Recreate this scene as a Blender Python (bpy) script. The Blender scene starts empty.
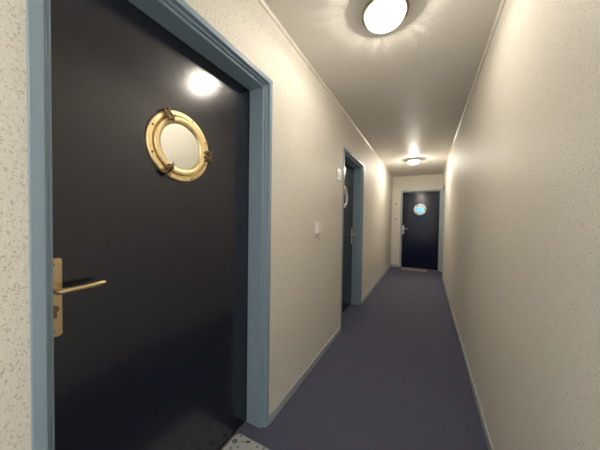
import bpy, bmesh, math
from mathutils import Matrix, Vector
PI = math.pi
C = bpy.context.scene.collection
S = bpy.context.scene

# ---------------------------------------------------------------- camera, sky, exposure
LW, RW, CH, YE, YB = -0.8406, 0.352, 2.48, 7.14, -3.6      # left wall, right wall, ceiling, far end, back end
cam_d = bpy.data.cameras.new('camera'); cam = bpy.data.objects.new('camera', cam_d); C.objects.link(cam)
r = Vector((0.88662603, 0.46225374, 0.01468877)); u = Vector((-0.02392498, 0.01412516, 0.99961396)); f = Vector((-0.46186781, 0.88663519, -0.02358314))
M = Matrix((r, u, -f)).transposed().to_4x4(); M.translation = Vector((0, 0, 1.2751))
cam.matrix_world = M
cam_d.sensor_width = 36; cam_d.lens = 241.7132 / 600 * 36; cam_d.clip_start = 0.02
S.camera = cam
S.view_settings.view_transform = 'Standard'; S.view_settings.look = 'None'
S.view_settings.exposure = 0.66; S.view_settings.gamma = 1.0; S.view_settings.use_curve_mapping = False
w = bpy.data.worlds.new('sky'); S.world = w; w.use_nodes = True
bg = w.node_tree.nodes['Background']; bg.inputs[0].default_value = (0.22, 0.60, 0.90, 1); bg.inputs[1].default_value = 1.0
LAMP_W, DOME_E = (21.0, 44.0, 28.0), 2.4
LAMP_C = (1.0, 0.91, 0.785)
fill = bpy.data.lights.new('daylight', 'AREA'); fill.shape = 'RECTANGLE'; fill.size = 1.9; fill.size_y = 1.7; fill.energy = 140; fill.color = (0.94, 0.96, 1.0)  # fill light, added outside the made-up side window to lift the walls
fill_o = bpy.data.objects.new('daylight', fill); C.objects.link(fill_o); fill_o.location = (LW-.75, -1.8, 1.75); fill_o.rotation_euler = (0, -math.pi/2, 0)

# ---------------------------------------------------------------- materials
def mat(name, col, rough=0.5, metal=0.0, spec=0.5, coat=0.0):
    m = bpy.data.materials.new(name); m.use_nodes = True
    b = m.node_tree.nodes['Principled BSDF']
    b.inputs['Base Color'].default_value = (*col, 1); b.inputs['Roughness'].default_value = rough
    b.inputs['Metallic'].default_value = metal; b.inputs['Specular IOR Level'].default_value = spec
    b.inputs['Coat Weight'].default_value = coat
    return m
class N:
    """small node helper"""
    def __init__(s, m): s.t = m.node_tree; s.b = s.t.nodes['Principled BSDF'] if 'Principled BSDF' in s.t.nodes else None
    def new(s, k, **kw):
        n = s.t.nodes.new(k)
        for a, v in kw.items(): setattr(n, a, v)
        return n
    def link(s, a, b): s.t.links.new(a, b)
    def put(s, sock, v):
        if hasattr(v, 'is_linked') or isinstance(v, bpy.types.NodeSocket): s.link(v, sock)
        else: sock.default_value = v
    def math(s, op, a, b=0.0, c=0.0):
        n = s.new('ShaderNodeMath', operation=op); s.put(n.inputs[0], a); s.put(n.inputs[1], b); s.put(n.inputs[2], c); return n.outputs[0]
    def coord(s, scale=(1, 1, 1), loc=(0, 0, 0)):
        tc = s.new('ShaderNodeTexCoord'); mp = s.new('ShaderNodeMapping')
        mp.inputs['Scale'].default_value = scale; mp.inputs['Location'].default_value = loc
        s.link(tc.outputs['Object'], mp.inputs[0]); return mp.outputs[0]
    def noise(s, vec, scale, detail=2, rough=0.5):
        n = s.new('ShaderNodeTexNoise'); n.inputs['Scale'].default_value = scale; n.inputs['Detail'].default_value = detail
        n.inputs['Roughness'].default_value = rough; s.link(vec, n.inputs['Vector']); return n.outputs['Fac']
    def rng(s, v, a, b, c=0.0, d=1.0):
        n = s.new('ShaderNodeMapRange', interpolation_type='SMOOTHSTEP'); s.put(n.inputs[0], v)
        for i, q in enumerate((a, b, c, d)): n.inputs[i + 1].default_value = q
        return n.outputs[0]
    def mix(s, fac, a, b):
        n = s.new('ShaderNodeMix', data_type='RGBA'); s.put(n.inputs[0], fac)
        for i, q in ((6, a), (7, b)):
            if isinstance(q, tuple): n.inputs[i].default_value = (*q, 1)
            else: s.link(q, n.inputs[i])
        return n.outputs[2]
    def bump(s, h, strength, dist):
        n = s.new('ShaderNodeBump'); n.inputs['Strength'].default_value = strength; n.inputs['Distance'].default_value = dist
        s.put(n.inputs['Height'], h); s.link(n.outputs[0], s.b.inputs['Normal']); return n

def wallpaper(name, col, spk, rough):
    m = mat(name, col, rough, spec=0.5); n = N(m)
    v = n.coord((1, 1, 0.75))
    fine = n.noise(v, 210, 2, .6)
    big = n.noise(v, 22, 1)
    sp = n.rng(fine, .56, .66)                               # little pressed flecks
    dens = n.rng(big, .35, .62, .6, 1.0)
    k = n.math('MULTIPLY', sp, dens)
    emb = n.noise(v, 120, 2)
    n.link(n.mix(k, col, spk), n.b.inputs['Base Color'])
    h = n.math('SUBTRACT', n.math('MULTIPLY', emb, 0.9), n.math('MULTIPLY', sp, 0.5))
    n.bump(h, .55, .004)
    return m
M_wall = wallpaper('embossed_cream_wallpaper', (.84, .80, .71), (.58, .53, .46), .54)
def ceiling_mat():
    m = mat('embossed_ceiling_paper', (.79, .765, .705), .5); n = N(m); v = n.coord()
    n.bump(n.noise(v, 120, 3, .6), .9, .005); return m
M_ceil = ceiling_mat()
def carpet():
    m = mat('blue_grey_carpet', (.1, .1, .15), .95, spec=.15); n = N(m); v = n.coord()
    a = n.noise(v, 260, 3, .7); b = n.noise(v, 9, 3)
    c1 = n.mix(n.rng(a, .3, .7), (.062, .064, .112), (.135, .138, .225))
    c2 = n.mix(n.rng(b, .3, .75, 0, .35), c1, (.085, .08, .12))
    n.link(c2, n.b.inputs['Base Color']); n.bump(a, .8, .006)
    n.b.inputs['Sheen Weight'].default_value = .15; n.b.inputs['Sheen Roughness'].default_value = .5
    return m
M_carpet = carpet()
M_frame = mat('blue_grey_gloss_paint', (.275, .365, .445), .35)
M_frame_lit = mat('blue_grey_gloss_lit', (.46, .53, .56), .35)  # frame paint again, with the brighter light on far frames baked into the colour
M_base = mat('grey_skirting_paint', (.42, .45, .47), .45)
M_crown = mat('cream_trim_paint', (.80, .75, .66), .4)
def leaf_mat(name, col, rough, spec):
    m = mat(name, col, rough, spec=spec); n = N(m); v = n.coord()
    n.bump(n.noise(v, 60, 2), .045, .002); return m
M_leaf = leaf_mat('navy_gloss_paint', (.0055, .0068, .018), .19, 1.0)
M_leaf_far = leaf_mat('deep_navy_gloss_paint', (.005, .008, .032), .13, .45)
def brass_mat(name, col, rough):
    m = mat(name, col, rough, 1.0); n = N(m); v = n.coord()
    n.link(n.rng(n.noise(v, 25, 2), .3, .75, rough - .03, rough + .05), n.b.inputs['Roughness']); return m
M_brass = brass_mat('polished_brass', (1.0, .80, .45), .42)
M_bronze = brass_mat('dark_bronze', (.26, .19, .11), .33)
M_nickel = brass_mat('brushed_nickel', (.78, .76, .72), .34)
M_handle = brass_mat('satin_brass', (.74, .58, .32), .36)
M_mirror = mat('mirror_glass', (.93, .95, .93), .02, 1.0)
M_hole = mat('dark_lock_cavity', (.02, .015, .01), .6)
M_gap = mat('black_rubber_seal', (.01, .01, .012), .7)
M_thr = mat('brown_threshold_strip', (.13, .10, .09), .6)
M_white = mat('white_plastic', (.88, .85, .80), .35)
M_plate = mat('brushed_grey_plate', (.55, .54, .54), .35, .3)
M_beige = mat('beige_plastic', (.60, .54, .45), .45)
M_pan = mat('white_enamel_pan', (.82, .80, .76), .35)
M_ringm = brass_mat('nickel_ring', (.42, .36, .28), .3)

def glass_dome_mat():
    m = bpy.data.materials.new('ribbed_glass_lit'); m.use_nodes = True; n = N(m); t = m.node_tree
    t.nodes.remove(t.nodes['Principled BSDF']); out = t.nodes['Material Output']
    tc = n.new('ShaderNodeTexCoord'); sx = n.new('ShaderNodeSeparateXYZ'); n.link(tc.outputs['Object'], sx.inputs[0])
    x, y, z = sx.outputs
    ang = n.math('ARCTAN2', y, x)
    rib = n.math('ADD', n.math('MULTIPLY', n.math('SINE', n.math('MULTIPLY', ang, 27)), .5), .5)     # ribs pressed in the glass
    rib = n.math('ADD', n.math('MULTIPLY', rib, .6), n.math('MULTIPLY', n.math('ADD', n.math('SINE', n.math('MULTIPLY', ang, 61)), 1.0), .2))
    irr = n.noise(n.coord((9, 9, 0)), 7.0, 2)
    rib = n.math('MULTIPLY', rib, n.rng(irr, .35, .7, .15, 1))
    rad = n.math('SQRT', n.math('ADD', n.math('MULTIPLY', x, x), n.math('MULTIPLY', y, y)))
    el = n.math('ARCTAN2', n.math('SUBTRACT', n.math('ADD', z, .070), 0.0), rad)          # height round the bulb
    bead = n.math('SUBTRACT', 1.0, n.rng(n.math('ABSOLUTE', n.math('ADD', el, .235)), .012, .045))
    clear = n.math('ADD', n.math('ADD', n.math('MULTIPLY', rib, .40), n.math('MULTIPLY', bead, .32)), n.rng(el, -.35, .02, .38, .19))
    tr = n.new('ShaderNodeBsdfTransparent'); g = n.new('ShaderNodeCombineColor')
    for i in range(3): n.link(clear, g.inputs[i])
    n.link(g.outputs[0], tr.inputs[0])
    em = n.new('ShaderNodeEmission'); em.inputs[0].default_value = (*[1, .93, .80], 1); em.inputs[1].default_value = DOME_E
    gl = n.new('ShaderNodeBsdfGlossy'); gl.inputs['Roughness'].default_value = .15
    a1 = n.new('ShaderNodeAddShader'); n.link(tr.outputs[0], a1.inputs[0]); n.link(em.outputs[0], a1.inputs[1])
    mx = n.new('ShaderNodeMixShader'); mx.inputs[0].default_value = .06; n.link(a1.outputs[0], mx.inputs[1]); n.link(gl.outputs[0], mx.inputs[2])
    n.link(mx.outputs[0], out.inputs[0]); return m
M_dome = glass_dome_mat()
M_bulb = bpy.data.materials.new('lit_bulb'); M_bulb.use_nodes = True
_b = M_bulb.node_tree.nodes['Principled BSDF']; _b.inputs['Emission Color'].default_value = (1, .9, .75, 1); _b.inputs['Emission Strength'].default_value = 8
def pane_mat():
    m = bpy.data.materials.new('clear_pane'); m.use_nodes = True; n = N(m); t = m.node_tree
    t.nodes.remove(t.nodes['Principled BSDF']); out = t.nodes['Material Output']
    tr = n.new('ShaderNodeBsdfTransparent'); gl = n.new('ShaderNodeBsdfGlossy'); gl.inputs['Roughness'].default_value = .02
    mx = n.new('ShaderNodeMixShader'); mx.inputs[0].default_value = .06
    n.link(tr.outputs[0], mx.inputs[1]); n.link(gl.outputs[0], mx.inputs[2]); n.link(mx.outputs[0], out.inputs[0]); return m
M_pane = pane_mat()

def mat_rug(name, ground, mark, dark, tile):
    """flat pile with printed daisies, dots and leaf strokes, repeated"""
    m = mat(name, ground, .9, spec=.2); n = N(m)
    tc = n.new('ShaderNodeTexCoord'); sx = n.new('ShaderNodeSeparateXYZ'); n.link(tc.outputs['Object'], sx.inputs[0])
    px = n.math('SUBTRACT', n.math('WRAP', n.math('ADD', sx.outputs[0], .145 + tile / 2), tile, 0.0), tile / 2)
    py = n.math('SUBTRACT', n.math('WRAP', n.math('ADD', sx.outputs[1], -.285 + tile / 2), tile, 0.0), tile / 2)
    d = n.math('SQRT', n.math('ADD', n.math('MULTIPLY', px, px), n.math('MULTIPLY', py, py)))
    a = n.math('ARCTAN2', py, px)
    heart = n.rng(d, tile * .085, tile * .105, 1, 0)
    pet = n.math('ABSOLUTE', n.math('SINE', n.math('MULTIPLY', a, 3.5)))
    dots = n.math('MULTIPLY', n.rng(pet, .90, .95), n.rng(n.math('ABSOLUTE', n.math('SUBTRACT', d, tile * .27)), tile * .035, tile * .055, 1, 0))
    strokes = n.math('MULTIPLY', n.rng(n.math('ABSOLUTE', n.math('SINE', n.math('ADD', n.math('MULTIPLY', a, 2), .7))), .975, .99), n.rng(n.math('ABSOLUTE', n.math('SUBTRACT', d, tile * .50)), tile * .11, tile * .13, 1, 0))
    c = n.mix(heart, ground, mark); c = n.mix(dots, c, mark); c = n.mix(strokes, c, dark)
    n.link(c, n.b.inputs['Base Color']); v = n.coord(); n.bump(n.noise(v, 400, 2), .6, .003)
    return m

# ---------------------------------------------------------------- mesh helpers
def box(bm, x0, x1, y0, y1, z0, z1, bev=0.0, seg=2):
    vs = [bm.verts.new(p) for p in ((x0,y0,z0),(x1,y0,z0),(x1,y1,z0),(x0,y1,z0),(x0,y0,z1),(x1,y0,z1),(x1,y1,z1),(x0,y1,z1))]
    fs = [bm.faces.new([vs[i] for i in q]) for q in ((0,3,2,1),(4,5,6,7),(0,1,5,4),(1,2,6,5),(2,3,7,6),(3,0,4,7))]
    if bev:
        es = list({e for q in fs for e in q.edges})
        bmesh.ops.bevel(bm, geom=es, offset=bev, segments=seg, affect='EDGES', profile=.5)
def lathe(bm, prof, origin=(0,0,0), axis='z', n=48, closed=False):
    """prof: (radius, height) pairs turned about an axis through origin"""
    rings = []
    for (rr, h) in prof:
        ring = []
        k = 1 if rr < 1e-6 else n
        for i in range(k):
            a = 2 * PI * i / n
            p = (rr * math.cos(a), rr * math.sin(a), h)
            if axis == 'y': p = (p[0], h, p[1])
            if axis == 'x': p = (h, p[0], p[1])
            ring.append(bm.verts.new((origin[0]+p[0], origin[1]+p[1], origin[2]+p[2])))
        rings.append(ring)
    pairs = list(zip(rings[:-1], rings[1:])) + ([(rings[-1], rings[0])] if closed else [])
    for A, B in pairs:
        for i in range(n):
            j = (i + 1) % n
            if len(A) == 1 and len(B) == 1: continue
            if len(A) == 1: q = [A[0], B[i], B[j]]
            elif len(B) == 1: q = [A[i], A[j], B[0]]
            else: q = [A[i], A[j], B[j], B[i]]
            bm.faces.new(q)
def tube(bm, pts, rad, n=14, squash=1.0, cap=True):
    """round bar along pts, radius per point; squash flattens it along z"""
    rings = []
    for i, p in enumerate(pts):
        p = Vector(p); a = Vector(pts[max(i-1,0)]); b = Vector(pts[min(i+1,len(pts)-1)])
        t = (b - a).normalized(); up = Vector((0,0,1)) if abs(t.z) < .9 else Vector((1,0,0))
        s = t.cross(up).normalized(); q = s.cross(t).normalized()
        rings.append([bm.verts.new(p + s*rad[i]*math.cos(2*PI*k/n) + q*rad[i]*squash*math.sin(2*PI*k/n)) for k in range(n)])
    for A, B in zip(rings[:-1], rings[1:]):
        for k in range(n): bm.faces.new([A[k], A[(k+1)%n], B[(k+1)%n], B[k]])
    if cap:
        bm.faces.new(rings[0][::-1]); bm.faces.new(rings[-1])
def obj(name, bm, m, parent=None, loc=None, smooth=False):
    bmesh.ops.recalc_face_normals(bm, faces=bm.faces)
    me = bpy.data.meshes.new(name); bm.to_mesh(me); bm.free()
    if smooth:
        for p in me.polygons: p.use_smooth = True
        try: me.set_sharp_from_angle(angle=math.radians(38))
        except Exception: pass
    me.materials.append(m)
    o = bpy.data.objects.new(name, me); C.objects.link(o)
    if parent: o.parent = parent
    if loc: o.location = loc
    return o
def tag(o, label, cat, group=None, kind=None):
    o['label'] = label; o['category'] = cat
    if group: o['group'] = group
    if kind: o['kind'] = kind
    return o
def empty(name, loc, rz=0):
    o = bpy.data.objects.new(name, None); C.objects.link(o); o.location = loc; o.rotation_euler = (0,0,rz); o.empty_display_size = .1; return o

# ---------------------------------------------------------------- the corridor
T = 2.10
D1 = (0.2125, 1.2216); D2 = (2.645, 3.642); D4 = (6.12, 7.075); D3 = (-0.628, 0.349)
WT = 0.24
def wall_strip(bm, a0, a1, holes, mk):
    """a wall from a0 to a1 with door holes; mk(lo, hi, z0, z1) adds one block"""
    e = .012; cur = a0
    for (h0, h1) in holes:
        mk(cur, h0 + e, 0, CH); mk(h0 + e, h1 - e, T - e, CH); cur = h1 - e
    mk(cur, a1, 0, CH)
WY0, WY1, SZ0, SZ1 = -2.5, -1.1, .95, 2.15                   # side window behind the viewer, added unseen as an opening for fill light
bm = bmesh.new(); wall_strip(bm, WY1, YE, [D1, D2], lambda a, b, z0, z1: box(bm, LW-WT, LW, a, b, z0, z1))
box(bm, LW-WT, LW, YB, WY0, 0, CH); box(bm, LW-WT, LW, WY0, WY1, 0, SZ0); box(bm, LW-WT, LW, WY0, WY1, SZ1, CH)
tag(obj('wall_left', bm, M_wall), 'left corridor wall in flecked cream wallpaper with two door openings', 'wall', kind='structure')
bm = bmesh.new(); wall_strip(bm, YB, YE, [D4], lambda a, b, z0, z1: box(bm, RW, RW+WT, a, b, z0, z1))
tag(obj('wall_right', bm, M_wall), 'long right corridor wall in flecked cream wallpaper', 'wall', kind='structure')
bm = bmesh.new(); wall_strip(bm, LW-WT, RW+WT, [D3], lambda a, b, z0, z1: box(bm, a, b, YE, YE+WT, z0, z1))
tag(obj('wall_end', bm, M_wall), 'narrow cream end wall around the far navy door', 'wall', kind='structure')
# wall behind the viewer, with a daylight window
WX0, WX1, WZ0, WZ1 = -.70, .10, 1.20, 2.25
bm = bmesh.new()
box(bm, LW-WT, WX0, YB-.2, YB, 0, CH); box(bm, WX1, RW+WT, YB-.2, YB, 0, CH)
box(bm, WX0, WX1, YB-.2, YB, 0, WZ0); box(bm, WX0, WX1, YB-.2, YB, WZ1, CH)
tag(obj('wall_back', bm, M_wall), 'cream wall behind the viewer with a daylight window', 'wall', kind='structure')
wd = empty('window_1', (0, YB-.1, WZ0)); tag(wd, 'small daylight window in the wall behind the viewer', 'window', kind='structure')
bm = bmesh.new()
for a in ((WX0, WX0+.05), (WX1-.05, WX1)): box(bm, a[0], a[1], -.04, .04, 0, WZ1-WZ0, .004)
box(bm, WX0+.05, WX1-.05, -.04, .04, 0, .05, .004); box(bm, WX0+.05, WX1-.05, -.04, .04, WZ1-WZ0-.05, WZ1-WZ0, .004)
obj('window_frame', bm, M_white, wd)
bm = bmesh.new(); box(bm, WX0+.05, WX1-.05, -.003, .003, .05, WZ1-WZ0-.05); obj('pane', bm, M_pane, wd)

w2 = empty('fill_window', (LW-.1, 0, 0)); tag(w2, 'unseen window added in the left wall behind the viewer for fill light', 'window', kind='structure')
bm = bmesh.new()
for a in ((WY0, WY0+.05), (WY1-.05, WY1), ((WY0+WY1)/2-.02, (WY0+WY1)/2+.02)): box(bm, -.03, .03, a[0], a[1], SZ0, SZ1)
for a in ((SZ0, SZ0+.05), (SZ1-.05, SZ1)): box(bm, -.03, .03, WY0+.05, WY1-.05, a[0], a[1])
obj('window_frame', bm, M_white, w2)
bm = bmesh.new(); box(bm, -.004, .004, WY0+.04, WY1-.04, SZ0+.04, SZ1-.04); obj('pane', bm, M_pane, w2)
bm = bmesh.new(); box(bm, LW-WT, RW+WT, YB-.2, YE+WT, -.12, 0)
tag(obj('floor', bm, M_carpet), 'blue grey carpet running the length of the corridor', 'carpet', kind='structure')
bm = bmesh.new(); box(bm, LW-WT, RW+WT, YB-.2, YE+WT, CH, CH+.12)
tag(obj('ceiling', bm, M_ceil), 'cream textured corridor ceiling', 'ceiling', kind='structure')

def skirt(name, label, segs, side):
    bm = bmesh.new()
    for (a, b) in segs:
        h, t = .058, .012
        if side == 'L': pr = [(LW, 0), (LW+t, 0), (LW+t, h-.006), (LW+t-.005, h), (LW, h)]
        else: pr = [(RW, 0), (RW-t, 0), (RW-t, h-.006), (RW-t+.005, h), (RW, h)]
        if side == 'E':
            pr = [(YE, 0), (YE-t, 0), (YE-t, h-.006), (YE-t+.005, h), (YE, h)]
            A = [bm.verts.new((a, p, z)) for p, z in pr]; B = [bm.verts.new((b, p, z)) for p, z in pr]
        else:
            A = [bm.verts.new((p, a, z)) for p, z in pr]; B = [bm.verts.new((p, b, z)) for p, z in pr]
        for i in range(5): bm.faces.new([A[i], A[(i+1)%5], B[(i+1)%5], B[i]])
        bm.faces.new(A[::-1]); bm.faces.new(B)
    tag(obj(name, bm, M_base), label, 'baseboard', kind='structure')
skirt('baseboard_left', 'low grey baseboard along the left wall between doors', [(YB, D1[0]), (D1[1], D2[0]), (D2[1], YE)], 'L')
skirt('baseboard_right', 'low grey baseboard along the long right wall', [(YB, D4[0])], 'R')
skirt('baseboard_end', 'short grey baseboard left of the far door', [(LW+.012, D3[0])], 'E')
def crown(name, label, side):
    bm = bmesh.new(); s = .017; q = [(0, 0)] + [(s*(1-math.sin(t*PI/8))*1.0 + 0*s, s*(1-math.cos(t*PI/8))) for t in range(5)]
    # cove strip: (distance from wall, distance below ceiling)
    q = [(0, 0), (s, 0), (s, .0025), (.0085, s*.95), (.006, s), (0, s)]
    if side == 'L': P = lambda d, z, y: (LW+d, y, CH-z)
    elif side == 'R': P = lambda d, z, y: (RW-d, y, CH-z)
    else: P = lambda d, z, y: (y, YE-d, CH-z)
    a, b = (YB, YE) if side != 'E' else (LW+s, RW-s)
    A = [bm.verts.new(P(d, z, a)) for d, z in q]; B = [bm.verts.new(P(d, z, b)) for d, z in q]; k = len(q)
    for i in range(k): bm.faces.new([A[i], A[(i+1)%k], B[(i+1)%k], B[i]])
    bm.faces.new(A[::-1]); bm.faces.new(B)
    tag(obj(name, bm, M_crown), label, 'trim', kind='structure')
crown('trim_1', 'thin cream strip where left wall meets ceiling', 'L')
crown('trim_2', 'thin cream strip where right wall meets ceiling', 'R')

# ---------------------------------------------------------------- doors
def make_door(name, label, loc, rz, W, depth, hs, port=True, cw=.050, metal=None):
    """local x along the wall, y out into the corridor, z up; hs = side of the handle"""
    root = empty(name, loc, rz); tag(root, label, 'door', kind='structure')
    M_h, M_p = metal or (M_handle, M_brass)
    hw = W / 2
    prof = [(0, .0005), (0, .005), (.002, .007), (.026, .007), (.0275, .0055), (.029, -.010), (.0315, -.012), (.037, -.012), (.0385, -.014), (.040, -.026), (.0425, -.0235), (.046, -.0235), (cw, -.028),
            (cw, -depth), (.038, -depth), (.038, -depth-.05), (.0125, -depth-.05), (.0125, .0005)]
    bm = bmesh.new(); rows = []
    for (a, v) in prof:
        rows.append([bm.verts.new(p) for p in ((-hw+a, v, 0), (-hw+a, v, T-a), (hw-a, v, T-a), (hw-a, v, 0))])
    k = len(prof)
    for i in range(k):
        A, B = rows[i], rows[(i+1) % k]
        for j in range(3): bm.faces.new([A[j], A[j+1], B[j+1], B[j]])
    bm.faces.new([q[0] for q in rows]); bm.faces.new([q[3] for q in rows][::-1])
    obj('door_frame', bm, M_frame_lit if name in ('door_3', 'door_4') else M_frame, root)
    lf = -depth - .003                                       # front of the leaf
    bm = bmesh.new(); box(bm, -hw+.043, hw-.043, lf-.04, lf, .008, T-.043, .0015, 1)
    obj('door_leaf', bm, M_leaf_far if name == 'door_3' else M_leaf, root)
    bm = bmesh.new(); e = cw
    for s in (-1, 1): box(bm, s*(hw-e-.0) - .004, s*(hw-e) + .004, lf-.0, lf+.0028, .01, T-e)
    box(bm, -hw+e, hw-e, lf, lf+.0028, T-e-.004, T-e+.004); obj('door_seal', bm, M_gap, root)
    bm = bmesh.new(); box(bm, -hw+cw, hw-cw, lf-.03, lf+.006, .0, .0065, .002, 1); obj('threshold', bm, M_thr, root)
    # lever handle on a long back plate
    hx = hs * (hw - cw - .029); hz0, hz1 = .915, 1.150; pw = .0205
    bm = bmesh.new(); ch = .008
    ring = []
    for (sx, sz) in ((-1, hz0), (1, hz0), (1, hz1), (-1, hz1)):
        c = (hx + sx*(pw-ch), sz + (ch if sz == hz0 else -ch))
        base = {(-1, hz0): PI, (1, hz0): 1.5*PI, (1, hz1): 0, (-1, hz1): .5*PI}[(sx, sz)]
        for q in range(6):
            a = base + q*PI/10; ring.append((c[0]+ch*math.cos(a), c[1]+ch*math.sin(a)))
    rows = []
    for inset, v in ((0, lf), (0, lf+.004), (.0015, lf+.006)):
        rows.append([bm.verts.new((hx+(x-hx)*(1-inset/pw), v, z + (inset if z < 1.03 else -inset))) for x, z in ring])
    n_ = len(ring)
    for A, B in zip(rows[:-1], rows[1:]):
        for i in range(n_): bm.faces.new([A[i], A[(i+1)%n_], B[(i+1)%n_], B[i]])
    bm.faces.new(rows[0][::-1]); bm.faces.new(rows[-1])
    plate = obj('handle_plate', bm, M_h, root)
    pf = lf + .006; zl = 1.058
    bm = bmesh.new()
    lathe(bm, [(0, pf+.012), (.009, pf+.012), (.011, pf+.009), (.012, pf)], (hx, 0, zl), 'y', 24)
    lathe(bm, [(0, pf+.046), (.0085, pf+.046), (.0085, pf+.008), (0, pf+.008)], (hx, 0, zl), 'y', 20)
    L = .112
    pts = [(hx+hs*.008, pf+.040, zl-.001), (hx, pf+.043, zl), (hx-hs*.02, pf+.045, zl+.0005), (hx-hs*.05, pf+.0455, zl+.001), (hx-hs*.080, pf+.0445, zl+.002), (hx-hs*.100, pf+.043, zl+.003), (hx-hs*(L-.002), pf+.042, zl+.0035), (hx-hs*(L+.001), pf+.0415, zl+.0036)]
    tube(bm, pts, [.006, .0098, .0084, .0080, .0088, .0090, .0068, .0025], 16, .95)
    obj('lever', bm, M_h, plate, smooth=True)
    bm = bmesh.new(); kz = .993
    lathe(bm, [(0, pf+.005), (.0115, pf+.005), (.012, pf)], (hx, 0, kz+.006), 'y', 20)
    box(bm, hx-.0068, hx+.0068, pf, pf+.0045, kz-.021, kz+.002, .0015, 1)
    obj('keyhole', bm, M_bronze, plate)
    for z in (hz0+.018, hz1-.018):
        bm = bmesh.new(); lathe(bm, [(0, pf+.0015), (.0028, pf+.0013), (.0038, pf)], (hx, 0, z), 'y', 14); obj('screw', bm, M_bronze, plate, smooth=True)
    if port: porthole(root, lf, hs, M_p)
    return root

def porthole(root, lf, hs, M_p):
    cz = 1.585; px = hs * .011; o = (px, lf, cz)
    R_ = .150
    bm = bmesh.new()
    prof = [(R_, 0), (R_, .009), (R_-.003, .012), (.131, .0125), (.130, .011), (.1298, .002), (.1245, .002), (.1243, .016), (.121, .020), (.110, .021), (.103, .0185), (.0985, .015), (.0965, .011), (.0965, 0)]
    lathe(bm, prof, o, 'y', 72, closed=True)
    pf = obj('porthole_frame', bm, M_p, root, smooth=True)
    bm = bmesh.new(); lathe(bm, [(0, .0), (.096, .0), (.096, .0085), (0, .0085)], o, 'y', 64)
    obj('mirror_glass', bm, M_mirror, pf)
    for k in range(8):                                       # rivets round the outer flange
        a = math.radians(22 + 45*k); p = (px-hs*.1385*math.cos(a), lf+.012, cz+.1405*math.sin(a))
        bm = bmesh.new(); lathe(bm, [(0, .003), (.003, .0025), (.0048, 0)], p, 'y', 12); obj('rivet', bm, M_bronze, pf, smooth=True)
    def frame_at(deg):
        """matrix at rim angle (0 = hinge side): x radial, y out of the door, z tangential"""
        a = math.radians(deg); rad = Vector((-hs*math.cos(a), 0, math.sin(a))); out = Vector((0, 1, 0)); tan = rad.cross(out)
        m = Matrix((rad, out, tan)).transposed().to_4x4(); m.translation = Vector(o); return m
    for deg, wing in ((120, 35), (238, -60)):
        bm = bmesh.new()
        for s in (-1, 1): box(bm, .112, .134, .012, .033, s*.0095-.003, s*.0095+.003, .0015, 1)     # lugs on the ring
        for s in (-1, 1): box(bm, .134, .158, .010, .026, s*.0095-.003, s*.0095+.003, .0015, 1)    # lugs on the flange
        tube(bm, [(.150, .019, -.016), (.150, .019, .016)], [.0035, .0035], 10)                    # pivot pin
        tube(bm, [(.150, .019, 0), (.118, .030, 0), (.104, .034, 0)], [.0045, .0045, .004], 10)     # swing bolt
        tube(bm, [(.122, .028, 0), (.110, .033, 0)], [.0105, .0085], 14)                          # nut
        for s in (-1, 1):                                    # the two wings of the nut
            ca, sa = math.cos(math.radians(wing)), math.sin(math.radians(wing))
            tube(bm, [(.116, .031, 0), (.116+s*.009*sa, .031+.007, s*.009*ca), (.116+s*.016*sa, .031+.014, s*.015*ca)], [.0045, .005, .003], 10, .55)
        bm.transform(frame_at(deg)); obj('wing_clamp', bm, M_bronze, pf, smooth=True)
    bm = bmesh.new()
    for s in (-1, 1):
        box(bm, .128, .162, .010, .027, s*.021-.004, s*.021+.004, .002, 1)
        box(bm, .110, .158, .018, .026, s*.011-.004, s*.011+.004, .002, 1)
    tube(bm, [(.155, .020, -.028), (.155, .020, .028)], [.0055, .0055], 14)
    bm.transform(frame_at(-4)); obj('hinge', bm, M_bronze, pf, smooth=True)

H = PI / 2
make_door('door_1', 'nearest glossy navy door with round brass porthole, filling the left side', (LW, (D1[0]+D1[1])/2, 0), -H, D1[1]-D1[0], .127, 1)
make_door('door_2', 'second navy door recessed in the left wall beyond the light switch', (LW, (D2[0]+D2[1])/2, 0), -H, D2[1]-D2[0], .14, -1, metal=(M_nickel, M_nickel))
make_door('door_3', 'far navy door facing down the corridor in the end wall', ((D3[0]+D3[1])/2, YE, 0), PI, D3[1]-D3[0], .06, 1, metal=(M_nickel, M_nickel))
make_door('door_4', 'door recessed at the far end of the right wall, only its grey frame showing', (RW, (D4[0]+D4[1])/2, 0), H, D4[1]-D4[0], .13, -1, port=False)

# ---------------------------------------------------------------- ceiling lamps
def make_lamp(power):
    root = empty('ceiling_lamp', (0, 0, 0))
    bm = bmesh.new(); lathe(bm, [(0, 0), (.105, 0), (.118, -.006), (.122, -.020), (.118, -.030), (.112, -.030), (.108, -.022), (0, -.022)], n=64)
    obj('base_pan', bm, M_pan, root, smooth=True)
    bm = bmesh.new(); lathe(bm, [(.1225, -.014), (.127, -.016), (.129, -.024), (.127, -.033), (.120, -.035), (.1125, -.033), (.1125, -.031), (.1225, -.028)], n=64, closed=True)
    obj('metal_ring', bm, M_ringm, root, smooth=True)
    bm = bmesh.new(); prof = []
    for k in range(13):
        a = k / 12 * PI / 2; prof.append((.1115*math.cos(a)**.8 if k < 12 else 0, -.032 - .062*math.sin(a)))
    lathe(bm, prof, n=96)
    obj('glass_dome', bm, M_dome, root, smooth=True)
    bm = bmesh.new(); lathe(bm, [(0, -.022), (.016, -.022), (.016, -.040), (.012, -.044)], n=20); obj('bulb_socket', bm, M_white, root, smooth=True)
    ld = bpy.data.lights.new('bulb_light', 'POINT'); ld.energy = power; ld.color = LAMP_C; ld.shadow_soft_size = .012
    lo = bpy.data.objects.new('bulb_light', ld); C.objects.link(lo); lo.parent = root; lo.location = (0, 0, -.070)
    return root
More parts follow.
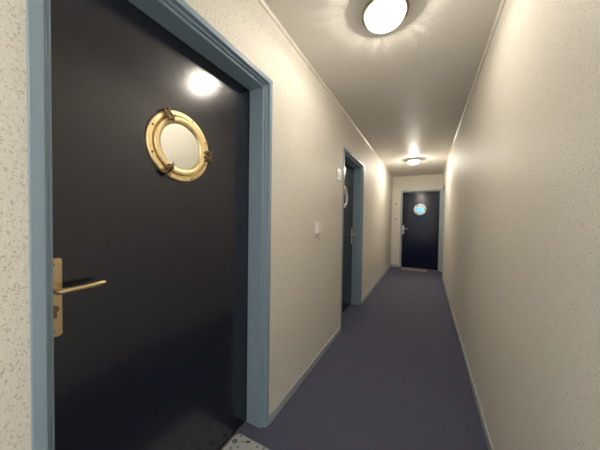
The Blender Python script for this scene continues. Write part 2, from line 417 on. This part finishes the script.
lamps = ((-.236, 1.46), (-.244, 5.27), (-.244, -2.2))
labs = ('round glass dome ceiling lamp nearest the viewer, top of the picture', 'small far round ceiling lamp in front of the end wall', 'round ceiling lamp behind the viewer')
for (x, y), lb, pw_ in zip(lamps, labs, LAMP_W):
    o = make_lamp(pw_); o.location = (x, y, CH); tag(o, lb, 'ceiling lamp', 'round ceiling lamps')

# ---------------------------------------------------------------- wall fittings
def on_left(name, y, z): return empty(name, (LW, y, z), -H)    # local y out of the wall
t = on_left('light_switch', 1.935, 1.20); tag(t, 'white light switch on the left wall between the two doors', 'light switch')
bm = bmesh.new(); box(bm, -.040, .040, 0, .026, -.052, .052, .005); obj('switch_plate', bm, M_white, t)
bm = bmesh.new(); box(bm, -.028, .028, .0262, .034, -.038, .038, .002); obj('rocker', bm, M_white, t)
t = on_left('door_plaque', 2.49, 1.755); tag(t, 'small grey plaque on the wall just before the second door', 'sign')
bm = bmesh.new(); box(bm, -.060, .060, 0, .007, -.060, .060, .002); obj('plaque_board', bm, M_plate, t)
bm = bmesh.new(); box(bm, -.042, .042, .0072, .0082, -.020, .042); obj('plaque_face', bm, M_beige, t)
def bell(loc, rz, label, m1, m2, hw=.018, hh=.038):
    t = empty('doorbell', loc, rz); tag(t, label, 'doorbell')
    bm = bmesh.new(); box(bm, -hw, hw, 0, .012, -hh, hh, .004); obj('bell_plate', bm, m1, t)
    bm = bmesh.new(); lathe(bm, [(0, .0165), (.008, .016), (.010, .0122)], (0, 0, -hh*.35), 'y', 20); obj('push_button', bm, m2, t, smooth=True)
bell((LW, 2.525, 1.535), -H, 'white doorbell below the grey plaque beside the second door', M_white, M_beige)
bell((-.735, YE, 1.325), PI, 'small beige push button on the end wall left of the far door, lower one', M_beige, M_bronze, .022, .026)
t = empty('wall_button', (-.742, YE, 1.735), PI); tag(t, 'small round beige button on the end wall, higher than the doorbell', 'button')
bm = bmesh.new(); lathe(bm, [(0, .010), (.022, .010), (.030, .006), (.031, 0)], (0, 0, 0), 'y', 28); obj('button_rim', bm, M_beige, t, smooth=True)
bm = bmesh.new(); lathe(bm, [(0, .014), (.010, .013), (.012, .0102)], (0, 0, 0), 'y', 20); obj('button_cap', bm, M_bronze, t, smooth=True)

# ---------------------------------------------------------------- doormats
def rug(name, cx, cy, wx, wy, m, label, rc=.03):
    bm = bmesh.new(); ring = []
    for (sx, sy, b0) in ((1, 1, 0), (-1, 1, .5*PI), (-1, -1, PI), (1, -1, 1.5*PI)):
        for q in range(7):
            a = b0 + q*PI/12; ring.append((sx*(wx/2-rc)+rc*math.cos(a), sy*(wy/2-rc)+rc*math.sin(a)))
    rows = [[bm.verts.new((x*s, y*s, z)) for x, y in ring] for s, z in ((1, 0), (1, .005), (.988, .008))]
    k = len(ring)
    for A, B in zip(rows[:-1], rows[1:]):
        for i in range(k): bm.faces.new([A[i], A[(i+1)%k], B[(i+1)%k], B[i]])
    bm.faces.new(rows[0][::-1]); bm.faces.new(rows[-1])
    tag(obj(name, bm, m, loc=(cx, cy, .0005)), label, 'doormat')
rug('doormat', -.789, .745, .345, .68, mat_rug('printed_pale_mat', (.48, .50, .50), (.17, .175, .175), (.07, .085, .10), .16), 'pale doormat with grey flower print before the nearest door')
rug('doormat', -.25, 6.97, .60, .32, mat_rug('printed_beige_mat', (.42, .38, .34), (.30, .27, .25), (.25, .22, .2), .12), 'small beige doormat in front of the far navy door')
